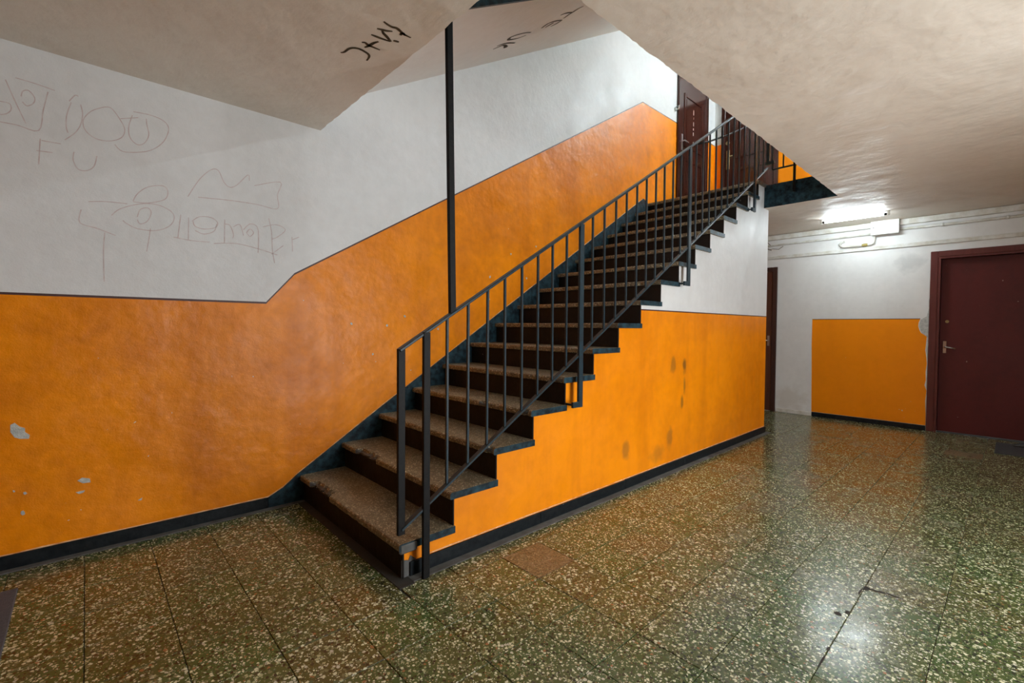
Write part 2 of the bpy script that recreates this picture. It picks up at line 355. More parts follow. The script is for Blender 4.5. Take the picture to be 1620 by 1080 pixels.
PEN=[[(-0.289,2.156),(-0.232,2.157),(-0.16,2.152),(-0.143,2.255),(-0.125,2.353)],[(-0.236,2.382),(-0.17,2.378),(-0.1,2.368)],[(-0.269,2.362),(-0.242,2.28),(-0.204,2.174)],[(-0.288,2.253),(-0.257,2.252),(-0.252,2.226),(-0.266,2.202),(-0.288,2.19)],[(-0.218,2.299),(-0.212,2.326),(-0.192,2.336),(-0.172,2.308),(-0.177,2.279),(-0.199,2.26),(-0.214,2.275)],[(-0.041,2.329),(-0.059,2.258),(-0.061,2.199),(-0.055,2.171)],[(-0.006,2.329),(0.001,2.283),(-0.007,2.227),(-0.029,2.178),(-0.067,2.132)],[(0.085,2.346),(0.035,2.309),(0.003,2.253),(0.011,2.202),(0.051,2.171),(0.107,2.174),(0.155,2.206),(0.168,2.254),(0.147,2.304),(0.114,2.349),(0.085,2.346)],[(0.201,2.339),(0.185,2.271),(0.19,2.216),(0.219,2.186),(0.25,2.2),(0.271,2.251),(0.263,2.307),(0.261,2.339)],[(0.206,2.36),(0.282,2.364),(0.34,2.349),(0.361,2.31),(0.339,2.237),(0.291,2.179),(0.234,2.148),(0.159,2.132),(0.126,2.161)],[(0.151,2.305),(0.226,2.334)],[(-0.155,2.114),(-0.162,1.985)],[(-0.151,2.106),(-0.082,2.108)],[(-0.169,2.052),(-0.112,2.056)],[(-0.049,2.332),(-0.027,2.369),(-0.014,2.368)],[(-0.034,2.081),(-0.037,2.036),(-0.019,1.996),(0.014,1.996),(0.042,2.025),(0.054,2.081)],[(0.449,1.946),(0.507,2.059),(0.565,2.128),(0.603,2.133),(0.632,2.069),(0.663,2.045),(0.702,2.067),(0.763,2.143),(0.771,2.108)],[(0.499,1.952),(0.655,1.964),(0.815,1.967),(0.935,1.961),(0.935,2.05),(0.953,2.138),(0.799,2.083)],[(0.2,1.874),(0.219,1.917),(0.263,1.962),(0.328,1.984),(0.354,1.96),(0.34,1.909),(0.262,1.874),(0.2,1.87)],[(0.109,1.78),(0.145,1.821),(0.224,1.861),(0.301,1.873),(0.366,1.848),(0.383,1.809),(0.359,1.76),(0.299,1.727),(0.223,1.724),(0.174,1.744),(0.156,1.761)],[(0.217,1.79),(0.23,1.832),(0.262,1.847),(0.278,1.824),(0.261,1.774),(0.229,1.753),(0.217,1.775)],[(0.274,1.735),(0.267,1.678),(0.256,1.604)],[(0.018,1.836),(0.086,1.849),(0.175,1.854)],[(-0.01,1.79),(-0.016,1.722),(0.05,1.702),(0.125,1.675)],[(0.081,1.684),(0.075,1.591),(0.076,1.423)],[(0.414,1.835),(0.399,1.7)],[(0.452,1.825),(0.449,1.694)],[(0.378,1.701),(0.468,1.692),(0.555,1.695)],[(0.469,1.807),(0.505,1.838),(0.563,1.843),(0.597,1.818),(0.585,1.786),(0.526,1.769),(0.483,1.779),(0.473,1.807)],[(0.593,1.809),(0.578,1.763),(0.526,1.739),(0.483,1.754)],[(0.577,1.689),(0.692,1.704),(0.814,1.687),(0.933,1.659)],[(0.635,1.842),(0.632,1.701)],[(0.635,1.815),(0.662,1.811),(0.681,1.76),(0.677,1.733)],[(0.681,1.805),(0.717,1.824),(0.736,1.759)],[(0.736,1.795),(0.773,1.837),(0.814,1.825),(0.822,1.752),(0.818,1.66)],[(0.753,1.779),(0.773,1.805),(0.793,1.785),(0.773,1.759),(0.753,1.779)],[(0.882,1.891),(0.899,1.8),(0.903,1.688),(0.916,1.605)],[(0.848,1.83),(0.925,1.856),(0.983,1.831),(0.934,1.777),(0.899,1.758)],[(0.969,1.725),(0.898,1.66)],[(1.07,1.795),(1.024,1.77)],[(1.024,1.789),(1.028,1.693)]]
BARE=[[(-0.274,0.704),(-0.26,0.713),(-0.243,0.692),(-0.225,0.682),(-0.225,0.663),(-0.209,0.645),(-0.212,0.628),(-0.243,0.632),(-0.261,0.642),(-0.274,0.67)],[(-0.04,0.38),(-0.022,0.392),(0.008,0.381),(0.011,0.361),(-0.019,0.362)],[(-0.046,0.32),(-0.028,0.323),(-0.011,0.323),(-0.017,0.313),(-0.034,0.309)],[(0.204,0.215),(0.213,0.221),(0.224,0.227),(0.22,0.213)],[(-0.244,0.272),(-0.237,0.276),(-0.231,0.267),(-0.23,0.255),(-0.239,0.252),(-0.245,0.261)],[(-0.235,0.365),(-0.227,0.366),(-0.221,0.357),(-0.229,0.352),(-0.234,0.357)],[(-0.27,0.384),(-0.263,0.38),(-0.262,0.374),(-0.268,0.373)]]
DOTS=[(1.434,1.212),(2.186,1.177),(1.602,0.984),(1.717,1.2),(2.451,1.066),(1.87,1.277),(2.751,1.657),(3.01,1.895),(3.224,1.681),(3.354,2.009)]
# ================================================================== THE SETTING
def jit(p, amp, sc=9.0):
    return amp * noise.noise(Vector(p) * sc)

# ---- floor: bed, tiles one by one
floor_mb = MB()
floor_mb.box((XB, YB - 0.4, -0.12), (XR + 0.2, YW, -0.006))
floor = floor_mb.build('floor', M['grout'])
tag(floor, 'green speckled terrazzo tile floor of the entrance hall', 'floor', kind='structure')
edge = MB()
edge.box((1.12, 1.885, -0.006), (XE + 0.055, YS, 0.004))
edge.box((XE, YS, -0.006), (XE + 0.055, YW, 0.004))
edge.box((XB, 3.245, -0.006), (1.09, YW, 0.004))

edge.build('cement_edge', M['cement'], floor)
foot = MB(); foot.box((1.04, 1.87, -0.006), (1.12, 3.245, 0.003)); foot.build('dirty_joint', M['grout'], floor)

def tile_mesh(name, mat):
    mb = MB(); mb.box((-0.5, -0.5, -0.006), (0.5, 0.5, 0.0), c=0.0)
    # chamfer the top rim by hand so that cut tiles can share the mesh
    mb = MB(); e = 0.5; c = 0.494
    top = [(-c, -c, 0), (c, -c, 0), (c, c, 0), (-c, c, 0)]; mid = [(-e, -e, -0.0016), (e, -e, -0.0016), (e, e, -0.0016), (-e, e, -0.0016)]; low = [(x, y, -0.006) for x, y, z in mid]
    mb.poly(top)
    for i in range(4):
        j = (i + 1) % 4
        mb.poly([mid[i], mid[j], top[j], top[i]]); mb.poly([low[i], low[j], mid[j], mid[i]])
    return mb.mesh(name, mat)
TP, TX0, TY0 = 0.2663, -0.0165, 0.1815
me_tile, me_tile_b = tile_mesh('tile', M['tile']), tile_mesh('tile_brown', M['tile_brown'])
cells = []
for i in range(-9, 29):
    for j in range(-8, 13):
        x0, x1 = max(XB, TX0 + i * TP), min(XR, TX0 + (i + 1) * TP)
        y0, y1 = max(YB, TY0 + j * TP), min(YW - 0.055, TY0 + (j + 1) * TP)
        if y1 > 1.885 and x1 > 1.04 and x0 < XE + 0.055:      # stair block: cut the tile
            if x0 < 1.0: x1 = min(x1, 1.04)
            elif x1 > XE + 0.1: x0 = max(x0, XE + 0.055)
            else: y1 = min(y1, 1.885)
        if x1 - x0 < 0.02 or y1 - y0 < 0.02: continue
        c = Vector(((x0 + x1) / 2, (y0 + y1) / 2, 0)); v = c - cam.location
        d = v.dot(Fw); vis = False
        if d > 0.2:
            px, py = 810 + FPX * v.dot(R2) / d, 534.5 - FPX * v.dot(U2) / d
            vis = -110 < px < 1730 and py < 1190
        cells.append((0 if vis else 1, d if d > 0 else 50 - d, x0, x1, y0, y1, i, j))
cells.sort()
rest = MB()
rt = random.Random(3)
for n, (nv, d, x0, x1, y0, y1, i, j) in enumerate(cells):
    g2 = 0.0010
    dz = rt.uniform(-0.0007, 0.0004)
    if n < 300 and not nv:
        o = link('tile', me_tile_b if (i, j) in ((6, 5), (23, 0)) else me_tile, floor)
        o.location = ((x0 + x1) / 2, (y0 + y1) / 2, dz)
        o.scale = (x1 - x0 - 2 * g2, y1 - y0 - 2 * g2, 1)
        o.rotation_euler = (rt.uniform(-0.004, 0.004), rt.uniform(-0.004, 0.004), 0)
    else:
        rest.box((x0 + g2, y0 + g2, -0.006), (x1 - g2, y1 - g2, dz))
if rest.v:
    ro = rest.build('tile_field', M['tile'], floor); ro['kind'] = 'stuff'
# broken joint pieces in the floor
brk = MB()
for (cx, cy, lx, ly) in ((2.645, 0.44, 0.03, 0.02), (2.66, 0.41, 0.012, 0.05), (2.325, 0.48, 0.022, 0.02), (2.365, 0.455, 0.018, 0.012), (2.04, 0.449, 0.02, 0.008), (1.95, 0.447, 0.07, 0.005), (2.60, 0.455, 0.05, 0.006), (2.668, 0.35, 0.008, 0.07)):
    pts = []
    for k in range(9):
        a = k / 9 * 2 * math.pi; r = 0.7 + 0.5 * rt.random()
        pts.append((cx + lx * r * math.cos(a), cy + ly * r * math.sin(a), 0.0008))
    brk.poly([(cx + (p[0] - cx) * 0.75, cy + (p[1] - cy) * 0.75, p[2]) for p in pts])
brk.build('broken_joint', M['grout'], floor)

# ---- left wall with stepped orange dado
LP = [(XB, 1.3355), (0.864, 1.3365), (1.04, 1.538), (5.278, 4.078), (XR, 4.078)]
wl = MB()
n_ = len(LP)
for i in range(n_ - 1):
    (xa, za), (xb, zb) = LP[i], LP[i + 1]
    wl.poly([(xa, YW, 0), (xb, YW, 0), (xb, YW, zb), (xa, YW, za)], 1)
    h = 0.012 if i != 4 else 0.008
    wl.poly([(xa, YW, za), (xb, YW, zb), (xb, YW, zb + h), (xa, YW, za + h)], 2)
    wl.poly([(xa, YW, za + h), (xb, YW, zb + h), (xb, YW, 5.7), (xa, YW, 5.7)], 0)
wl.poly([(XB, YW + 0.15, 0), (XB, YW + 0.15, 5.7), (XR, YW + 0.15, 5.7), (XR, YW + 0.15, 0)], 0)
wl.poly([(XB, YW, 5.7), (XR, YW, 5.7), (XR, YW + 0.15, 5.7), (XB, YW + 0.15, 5.7)], 0)
wl.poly([(XR, YW, 0), (XR, YW + 0.15, 0), (XR, YW + 0.15, 5.7), (XR, YW, 5.7)], 0)
wl.poly([(XB, YW, 0), (XB, YW, 5.7), (XB, YW + 0.15, 5.7), (XB, YW + 0.15, 0)], 0)
wall_left = wl.build('wall_left', [M['white'], M['orange'], M['line']])
tag(wall_left, 'long left wall, white above a stepped orange painted dado that climbs beside the stairs', 'wall', kind='structure')

def stroke(mb, pts, w, put, taper=True):
    """flat ink ribbon through pts (2-D), put maps (a, b) to 3-D"""
    q = []
    for i in range(len(pts) - 1):             # Catmull-Rom smoothing
        p0 = Vector(pts[max(i - 1, 0)]); p1 = Vector(pts[i]); p2 = Vector(pts[i + 1]); p3 = Vector(pts[min(i + 2, len(pts) - 1)])
        for k in range(4):
            t = k / 4
            q.append(0.5 * ((2 * p1) + (p2 - p0) * t + (2 * p0 - 5 * p1 + 4 * p2 - p3) * t * t + (3 * p1 - p0 - 3 * p2 + p3) * t ** 3))
    q.append(Vector(pts[-1]))
    L = []; Rr = []
    for i, p in enumerate(q):
        d = (q[min(i + 1, len(q) - 1)] - q[max(i - 1, 0)])
        if d.length < 1e-6: d = Vector((1, 0))
        d.normalize(); nn = Vector((-d.y, d.x))
        ww = w / 2 * ((0.55 + 0.6 * math.sin(math.pi * min(1, max(0, (i + 0.6) / len(q))))) if taper else 1)
        L.append(put(*(p + nn * ww))); Rr.append(put(*(p - nn * ww)))
    for i in range(len(q) - 1): mb.poly([L[i], L[i + 1], Rr[i + 1], Rr[i]])

pen = MB()
for s_ in PEN: stroke(pen, s_, 0.0042, lambda a, b: (a, YW - 0.0008, b), False)
tag(pen.build('pen_scribble', M['pen'], wall_left), 'faded red pen scribbles')
bare = MB()
for s_ in BARE:
    bare.prism([(a, YW - 0.0025, b) for a, b in s_], (0, 0.0025, 0))
for (a, b) in DOTS:
    pts = []
    for k in range(7):
        an = k / 7 * 2 * math.pi; r = 0.009 * (0.6 + 0.7 * rt.random())
        pts.append((a + r * math.cos(an), YW - 0.002, b + 1.2 * r * math.sin(an)))
    bare.prism(pts, (0, 0.002, 0))
tag(bare.build('bare_plaster_patch', M['bare'], wall_left), 'chipped spots of bare pale plaster')

# ---- far wall (doors), with the hall doorway cut out
DY0, DY1, DZ = -0.33, 0.632, 2.055
wr = MB()
def wq(y0, y1, z0, z1, mi):
    wr.poly([(XR, y0, z0), (XR, y1, z0), (XR, y1, z1), (XR, y0, z1)], mi)
wq(DY1, YW, 0, ZC, 0); wq(DY0, DY1, DZ, ZC, 0); wq(YB, DY0, 0, ZC, 0)
wq(YB, YW, ZC, ZT, 0)
wq(YB, YW, ZT, 4.078, 1); wq(YB, YW, 4.078, 5.7, 0)
for (a, b) in (((DY1, 0), (DY1, DZ)), ((DY1, DZ), (DY0, DZ)), ((DY0, DZ), (DY0, 0))):
    wr.poly([(XR, a[0], a[1]), (XR, b[0], b[1]), (XR + 0.2, b[0], b[1]), (XR + 0.2, a[0], a[1])], 0)
wr.poly([(XR + 0.2, YB, 0), (XR + 0.2, YW, 0), (XR + 0.2, YW, 5.7), (XR + 0.2, YB, 5.7)], 0)
wr.poly([(XR, YB, 5.7), (XR, YW, 5.7), (XR + 0.2, YW, 5.7), (XR + 0.2, YB, 5.7)], 0)
wall_far = wr.build('wall_far', [M['white_r'], M['orange_r']])
tag(wall_far, 'far white wall of the hall with an orange painted rectangle between two doors', 'wall', kind='structure')
pp = [(1.899, 1.33), (0.777, 1.329), (0.790, 1.29), (0.794, 1.245), (0.783, 1.20), (0.768, 1.165), (0.735, 1.14), (0.714, 1.118), (0.719, 1.04), (0.724, 0.957), (0.714, 0.88), (0.707, 0.797), (0.716, 0.70), (0.712, 0.604), (0.722, 0.54), (0.703, 0.476), (0.712, 0.347), (0.705, 0.2), (0.703, 0.062), (1.885, 0.062), (1.889, 0.3), (1.892, 0.6), (1.90, 1.0)]
od = MB(); od.prism([(XR - 0.0015, y, z) for y, z in pp], (0.0015, 0, 0))
od.box((XR - 0.002, 0.777, 1.329), (XR, 1.899, 1.337), 1)
tag(od.build('orange_dado', [M['orange_r'], M['line']], wall_far), 'orange painted rectangle with a ragged peeled right edge')
pl = MB()
strip = [(0.776, 1.32), (0.788, 1.245), (0.76, 1.16), (0.71, 1.11), (0.715, 0.95), (0.702, 0.8), (0.708, 0.6), (0.7, 0.4), (0.7, 0.07), (0.697, 0.07), (0.697, 1.6), (0.705, 1.55), (0.703, 1.45), (0.72, 1.36)]
pl.poly([(XR - 0.0008, y, z) for y, z in strip])
tag(pl.build('bare_plaster_patch', M['bare'], wall_far), 'peeled strip of bare plaster beside the door frame')

# ---- walls behind the camera
wb = MB(); wb.box((XB - 0.15, YB - 0.15, 0), (XB, YW + 0.15, 5.7), 0)
wb.box((XB, YB, 0.0), (XB + 0.002, YW, ZP), 1)
tag(wb.build('wall_back', [M['white'], M['orange']]), 'wall at the entrance end of the hall, white over orange', 'wall', kind='structure')
wn = MB()
for (xa, xb, za) in ((XB, DOORX0, 0), (DOORX1, XR, 0), (DOORX0, DOORX1, DOORZ)):
    wn.box((xa, YB - 0.4, za), (xb, YB, 5.7), 0)
wn.box((XB, YB, 0.0), (DOORX0 - 0.07, YB + 0.002, ZP), 1); wn.box((DOORX1 + 0.07, YB, 0.0), (XR, YB + 0.002, ZP), 1)
tag(wn.build('wall_right', [M['white'], M['orange']]), 'wall opposite the staircase with the open entrance doorway', 'wall', kind='structure')

# ---- hall ceiling slab with the stair well opening
def slab(name, z0, z1, hole, mats, edge_jit=0.006):
    bm = bmesh.new()
    def loop(pts, z, jj=0.0, st=0.03):
        out = []
        for i in range(len(pts)):
            a = Vector((*pts[i], z)); b = Vector((*pts[(i + 1) % len(pts)], z)); L = (b - a).length
            n = max(1, int(L / st)) if jj > 0 else max(1, int(L / 0.5))
            for k in range(n):
                p = a.lerp(b, k / n)
                if jj > 0 and YW - 0.01 > p.y:
                    p += Vector((jit(p, jj) + jit(p, jj, 40.0), jit(p + Vector((5, 3, 1)), jj) + jit(p + Vector((5, 3, 1)), jj, 40.0), 0))
                out.append(bm.verts.new(p))
        return out, [bm.edges.new((out[i], out[(i + 1) % len(out)])) for i in range(len(out))]
    outer = [(XB, YB), (XR, YB), (XR, YW), (hole[2], YW), (hole[2], hole[1]), (hole[0], hole[1]), (hole[0], YW), (XB, YW)]
    lo, el = loop(outer, z0, edge_jit); hi, eh = loop(outer, z1, edge_jit)
    bmesh.ops.triangle_fill(bm, edges=el, use_beauty=True); bmesh.ops.triangle_fill(bm, edges=eh, use_beauty=True)
    n = len(lo)
    for i in range(n):
        f = bm.faces.new((lo[i], lo[(i + 1) % n], hi[(i + 1) % n], hi[i])); f.material_index = 1
    for f in bm.faces:
        if all(v.co.z > z0 + 0.01 for v in f.verts): f.material_index = 2
    bmesh.ops.recalc_face_normals(bm, faces=bm.faces)
    me = bpy.data.meshes.new(name); bm.to_mesh(me); bm.free()
    for m_ in mats: me.materials.append(m_)
    return link(name, me)
ceiling = slab('ceiling', ZC, ZT, (XH0, YH, XH1), [M['ceiling'], M['navy'], M['tile']])
tag(ceiling, 'uneven plastered beige ceiling around the stairwell opening with a dark painted edge', 'ceiling', kind='structure')
scr = MB()
for s_ in CEIL: stroke(scr, s_, 0.014, lambda a, b: (a, b, ZC - 0.0008))
tag(scr.build('marker_scrawl', M['marker'], ceiling), 'brown black marker scrawl')
uc = MB(); uc.box((XB, YB, ZC2), (XR, YW, ZC2 + 0.2))
up_ceil = uc.build('ceiling_upper', M['soffit'])
tag(up_ceil, 'ceiling of the upper landing over the stairwell', 'ceiling', kind='structure')

# ---- upper flight seen from below
def sof(x): return 3.81 + 0.575 * (x - 3.1)
fl2 = empty('upper_staircase', (XH0, YO, ZT))
tag(fl2, 'upper flight of stairs seen from below as a sloping plastered soffit', 'staircase')
def local(o, par):
    o.parent = par; o.location = -Vector(par.location)
    return o
YF = 2.03
sb = MB(); nseg = 24
for k in range(nseg):
    xa, xb = 1.19 + (5.45 - 1.19) * k / nseg, 1.19 + (5.45 - 1.19) * (k + 1) / nseg
    sb.poly([(xa, YF + 0.02, sof(xa)), (xb, YF + 0.02, sof(xb)), (xb, YW, sof(xb)), (xa, YW, sof(xa))])
    sb.poly([(xa, YF + 0.02, sof(xa) + 0.16), (xb, YF + 0.02, sof(xb) + 0.16), (xb, YW, sof(xb) + 0.16), (xa, YW, sof(xa) + 0.16)])
sb.poly([(5.45, YF + 0.02, sof(5.45)), (5.45, YW, sof(5.45)), (5.45, YW, sof(5.45) + 0.16), (5.45, YF + 0.02, sof(5.45) + 0.16)])
sb.poly([(1.19, YF + 0.02, sof(1.19)), (1.19, YW, sof(1.19)), (1.19, YW, sof(1.19) + 0.16), (1.19, YF + 0.02, sof(1.19) + 0.16)])
soffit = local(sb.build('soffit', M['soffit']), fl2)
st2 = MB()
prof = [(1.19, sof(1.19) - 0.0), (5.45, sof(5.45))]
k = 14; topp = []
for i in range(k):
    x = 5.1 - i * (3.91 / k); z = sof(x) + 0.36
    topp += [(x, z), (x - 3.91 / k, z)]
st2.prism([(x, YF, z) for x, z in prof + topp], (0, 0.02, 0))
local(st2.build('stringer', M['navy']), fl2)['label'] = 'dark painted outer string'
ker = MB()
nrm = Vector((0.575, 0, -1)).normalized() * 0.001
for s_ in SOF: stroke(ker, s_, 0.024, lambda a, b: (a + nrm.x, b, sof(a) + nrm.z))
local(ker.build('marker_scrawl', M['marker']), fl2)['label'] = 'four dark marker letters'

# ---- stair side wall: solid block under the flight
ws = MB()
cols = [(X0 + 0.03 + k * TR, X0 + 0.03 + (k + 1) * TR, (k + 1) * RI - 0.036) for k in range(NST - 1)]
cols += [(X0 + 0.03 + 15 * TR, XH1 + 0.003, NST * RI - 0.036), (XH1 + 0.003, XE, ZC)]
LH = 0.010
ph = 0.0
for (xa, xb, h) in cols:
    z = min(h, ZP)
    ws.poly([(xa, YS, 0), (xb, YS, 0), (xb, YS, z), (xa, YS, z)], 1)
    if h > ZP:
        ws.poly([(xa, YS, ZP), (xb, YS, ZP), (xb, YS, ZP + LH), (xa, YS, ZP + LH)], 2)
        ws.poly([(xa, YS, ZP + LH), (xb, YS, ZP + LH), (xb, YS, h), (xa, YS, h)], 0)
    ws.poly([(xa, YS, h), (xb, YS, h), (xb, YW - 0.013, h), (xa, YW - 0.013, h)], 0)
    ws.poly([(xa, YS, ph), (xa, YS, h), (xa, YW - 0.013, h), (xa, YW - 0.013, ph)], 0)
    ws.poly([(xa, YW - 0.013, 0), (xb, YW - 0.013, 0), (xb, YW - 0.013, h), (xa, YW - 0.013, h)], 0)
    ph = h
ws.poly([(XE, YS, 0), (XE, YW - 0.013, 0), (XE, YW - 0.013, ZC), (XE, YS, ZC)], 0)
wall_stair = ws.build('wall_stair', [M['white'], M['orange_s'], M['line']])
tag(wall_stair, 'side wall under the staircase, orange below and white above, smudged', 'wall', kind='structure')

# ---- worn pale lip of paint where the dado meets the skirting
M['lip'] = simple('worn_cream_paint_edge', (0.80, 0.52, 0.28), 0.6, dark=(0.62, 0.24, 0.05), scale=25, bump=0.3)
lip = MB()
def lipline(pts, ypl, h=0.006, th=0.004):
    for (xa, za), (xb, zb) in zip(pts[:-1], pts[1:]):
        n = max(1, int((xb - xa) / 0.08))
        for k_ in range(n):
            a_, b_ = k_ / n, (k_ + 1) / n
            x1_, z1_, x2_, z2_ = xa + (xb - xa) * a_, za + (zb - za) * a_, xa + (xb - xa) * b_, za + (zb - za) * b_
            h1, h2 = h * (0.75 + 0.6 * noise.noise(Vector((x1_ * 9, ypl, 0)))), h * (0.75 + 0.6 * noise.noise(Vector((x2_ * 9, ypl, 0))))
            lip.prism([(x1_, ypl - th, z1_), (x2_, ypl - th, z2_), (x2_, ypl - th * 0.3, z2_ + h2), (x1_, ypl - th * 0.3, z1_ + h1)], (0, th * 0.3, 0))
lipline([(XB, ZBB), (0.869, ZBB), (0.96, 0.115), (1.051, 0.186), (1.675, 0.585), (5.31, 2.862)], YW)
lip.build('paint_lip', M['lip'], wall_left)
lip = MB(); lipline([(1.2, ZBB + 0.003), (XE, ZBB + 0.003)], YS); lip.build('paint_lip', M['lip'], wall_stair)

# ---- skirtings
bb = MB(); bb.box((XB, YW - 0.013, 0), (0.869, YW, ZBB), c=0.003)
tag(bb.build('baseboard_left', M['black']), 'low black skirting along the left wall', 'skirting', kind='structure')
tr = MB()
tr.prism([(x, YW - 0.013, z) for x, z in [(0.869, 0), (0.869, ZBB), (0.96, 0.115), (1.051, 0.186), (1.675, 0.585), (5.31, 2.862), (5.43, 2.815), (5.43, 2.5), (1.40, 0)]], (0, 0.013, 0))
tag(tr.build('trim_1', M['navy']), 'dark navy painted skirting band climbing the wall beside the steps', 'skirting', kind='structure')
bs = MB()
xs = [1.13, 2.03, 2.94, 3.85, 4.77, XE + 0.012]
for a, b in zip(xs[:-1], xs[1:]): bs.box((a, YS - 0.012, 0), (b - 0.0015, YS, ZBB + jit((a, 0, 0), 0.004)), c=0.002)
bs.box((XE, YS - 0.012, 0), (XE + 0.012, YW, ZBB), c=0.002)
tag(bs.build('baseboard_stair', M['black']), 'low black skirting at the foot of the stair side wall', 'skirting', kind='structure')
bf = MB(); bf.box((XR - 0.013, 0.705, 0), (XR, 1.882, 0.060), c=0.003)
tag(bf.build('baseboard_far', M['black']), 'low black skirting under the orange rectangle', 'skirting', kind='structure')
bw = MB(); bw.box((XR - 0.013, 1.884, 0), (XR, 2.338, 0.055), c=0.004)
tag(bw.build('baseboard_far_white', M['conduit']), 'low whitewashed skirting between orange rectangle and brown door', 'skirting', kind='structure')

# ================================================================== THE STAIRS
stairs = empty('staircase', (X0, YO, 0))
tag(stairs, 'straight flight of sixteen worn terrazzo steps with dark risers', 'staircase')
CH = {1: [(2.78, 3.10, 0.050)], 2: [(2.74, 3.06, 0.045)], 4: [(2.33, 2.42, 0.02), (1.95, 2.0, 0.02)], 3: [(1.93, 1.99, 0.022), (2.6, 2.66, 0.012)], 5: [(1.93, 2.03, 0.02)]}
rs = random.Random(11)
for k in range(1, NST + 1):
    xn, zt = X0 + (k - 1) * TR, k * RI
    dep = TR + 0.032 if k < NST else 0.34
    y0, y1 = YO, YW - 0.013
    ny = 60
    mb = MB(); rows = []
    for j in range(ny + 1):
        y = y0 + (y1 - y0) * j / ny
        rough_ = 0.004 * noise.noise(Vector((y * 14, k * 3.1, 0))) + 0.002 * noise.noise(Vector((y * 60, k * 7.7, 2)))
        wear = 0.004 * math.exp(-((y - 2.5) / 0.35) ** 2)
        cut = 0.0; low = 0.0
        for (ya, yb, dp) in CH.get(k, []):
            if ya < y < yb:
                e = min(1, (y - ya) / 0.02, (yb - y) / 0.02)
                cut = dp * e * (0.75 + 0.5 * noise.noise(Vector((y * 45, k, 9)))); low = 0.012 * e
        if rs.random() < 0.05: cut += 0.006
        f = rough_ + cut * 0.75
        sec = [(0.004 + f + cut * 0.15, -0.036), (0.0 + f, -0.030), (0.0 + f, -0.010 - low), (0.005 + f + cut * 0.3, -0.002 - wear * 0.3 - low), (0.013 + f + cut * 0.35, 0.0 - wear * 0.3), (dep, 0.0), (dep, -0.036)]
        b0 = len(mb.v)
        for (x, z) in sec: mb.v.append((xn + x, y, zt + z))
        rows.append((b0, cut))
    ns = 7
    for j in range(ny):
        a, b = rows[j][0], rows[j + 1][0]
        for i in range(ns):
            i2 = (i + 1) % ns
            mb.f.append((a + i, b + i, b + i2, a + i2)); mb.m.append(2 if (rows[j][1] > 0.012 and i in (1, 2)) else 0); mb.smooth.append(False)
    mb.f.append(tuple(rows[0][0] + i for i in range(ns))); mb.m.append(1); mb.smooth.append(False)
    mb.f.append(tuple(rows[-1][0] + i for i in reversed(range(ns)))); mb.m.append(0); mb.smooth.append(False)
    t_ = mb.build('tread', [M['tread'], M['navy'], M['cement']]); local(t_, stairs)
    rb = MB(); rb.box((xn + 0.024, YS - 0.008, (k - 1) * RI + (0.0 if k > 1 else 0.0)), (xn + 0.034, YW - 0.013, zt - 0.036), c=0.002)
    local(rb.build('riser', M['riser']), stairs)
# crumbled plaster corner at the foot of the flight
cr = MB(); cr.prism([(X0 + 0.022, YS - 0.003, 0.0), (X0 + 0.10, YS - 0.003, 0.0), (X0 + 0.085, YS - 0.003, 0.05), (X0 + 0.10, YS - 0.003, 0.075), (X0 + 0.07, YS - 0.003, 0.10), (X0 + 0.06, YS - 0.003, 0.08), (X0 + 0.022, YS - 0.003, 0.09)], (0, 0.003, 0))
local(cr.build('broken_corner', M['cement']), stairs)
pc = MB(); pc.box((X0 + 0.004, YO - 0.003, RI - 0.052), (X0 + 0.10, YO + 0.018, RI - 0.002), c=0.008)
local(pc.build('cement_repair', M['cement']), stairs)

# ================================================================== STAIR RAILING
YR = 1.892
def zh(x): return 1.095 + 0.6015 * (x - 1.056)
def zl(x): return 0.262 + 0.6015 * (x - 1.054)
rail = empty('stair_railing', (1.182, YR, 0))
tag(rail, 'dark blue grey steel stair railing with thin vertical balusters', 'railing')
def part(name, mb, mat, par, **kw):
    o = local(mb.build(name, mat), par)
    for k_, v_ in kw.items(): o[k_] = v_
    return o
mb = MB(); mb.bar((1.045, YR, zh(1.045)), (5.60, YR, zh(5.60)), 0.036, 0.014, c=0.003); part('handrail', mb, M['steel'], rail)
mb = MB(); mb.bar((1.056, YR, zl(1.056)), (5.56, YR, zl(5.56)), 0.030, 0.012, c=0.002); part('bottom_rail', mb, M['steel'], rail)
def post(x, z0, z1, w=0.036, th=0.018, mat='steel'):
    mb = MB(); mb.bar((x, YR, z0), (x, YR, z1), th, w, c=0.002); part('post', mb, M[mat], rail)
mb = MB(); mb.bar((1.056, YR, zl(1.056) - 0.022), (1.056, YR, zh(1.056)), 0.018, 0.036, c=0.002); part('post', mb, M['steel_dark'], rail)
mb = MB(); mb.bar((1.182, YR - 0.012, 0.0), (1.182, YR - 0.012, zh(1.182)), 0.018, 0.036, c=0.002); part('post', mb, M['steel_dark'], rail)
for x, zb in ((2.325, 0.69), (3.748, 1.555), (5.165, 2.42)):
    mb = MB(); mb.bar((x, YR - 0.012, zb), (x, YR - 0.012, zh(x) - 0.004), 0.018, 0.040, c=0.002); part('post', mb, M['steel'], rail)
    mb = MB(); mb.box((x - 0.075, YR - 0.021, zb), (x - 0.018, YR - 0.003, zb + 0.036), c=0.002)
    mb.bar((x - 0.062, YR - 0.01, zb + 0.018), (x - 0.062, YS + 0.01, zb + 0.018), 0.012, 0.012, side=(1, 0, 0)); part('bracket', mb, M['steel'], rail)
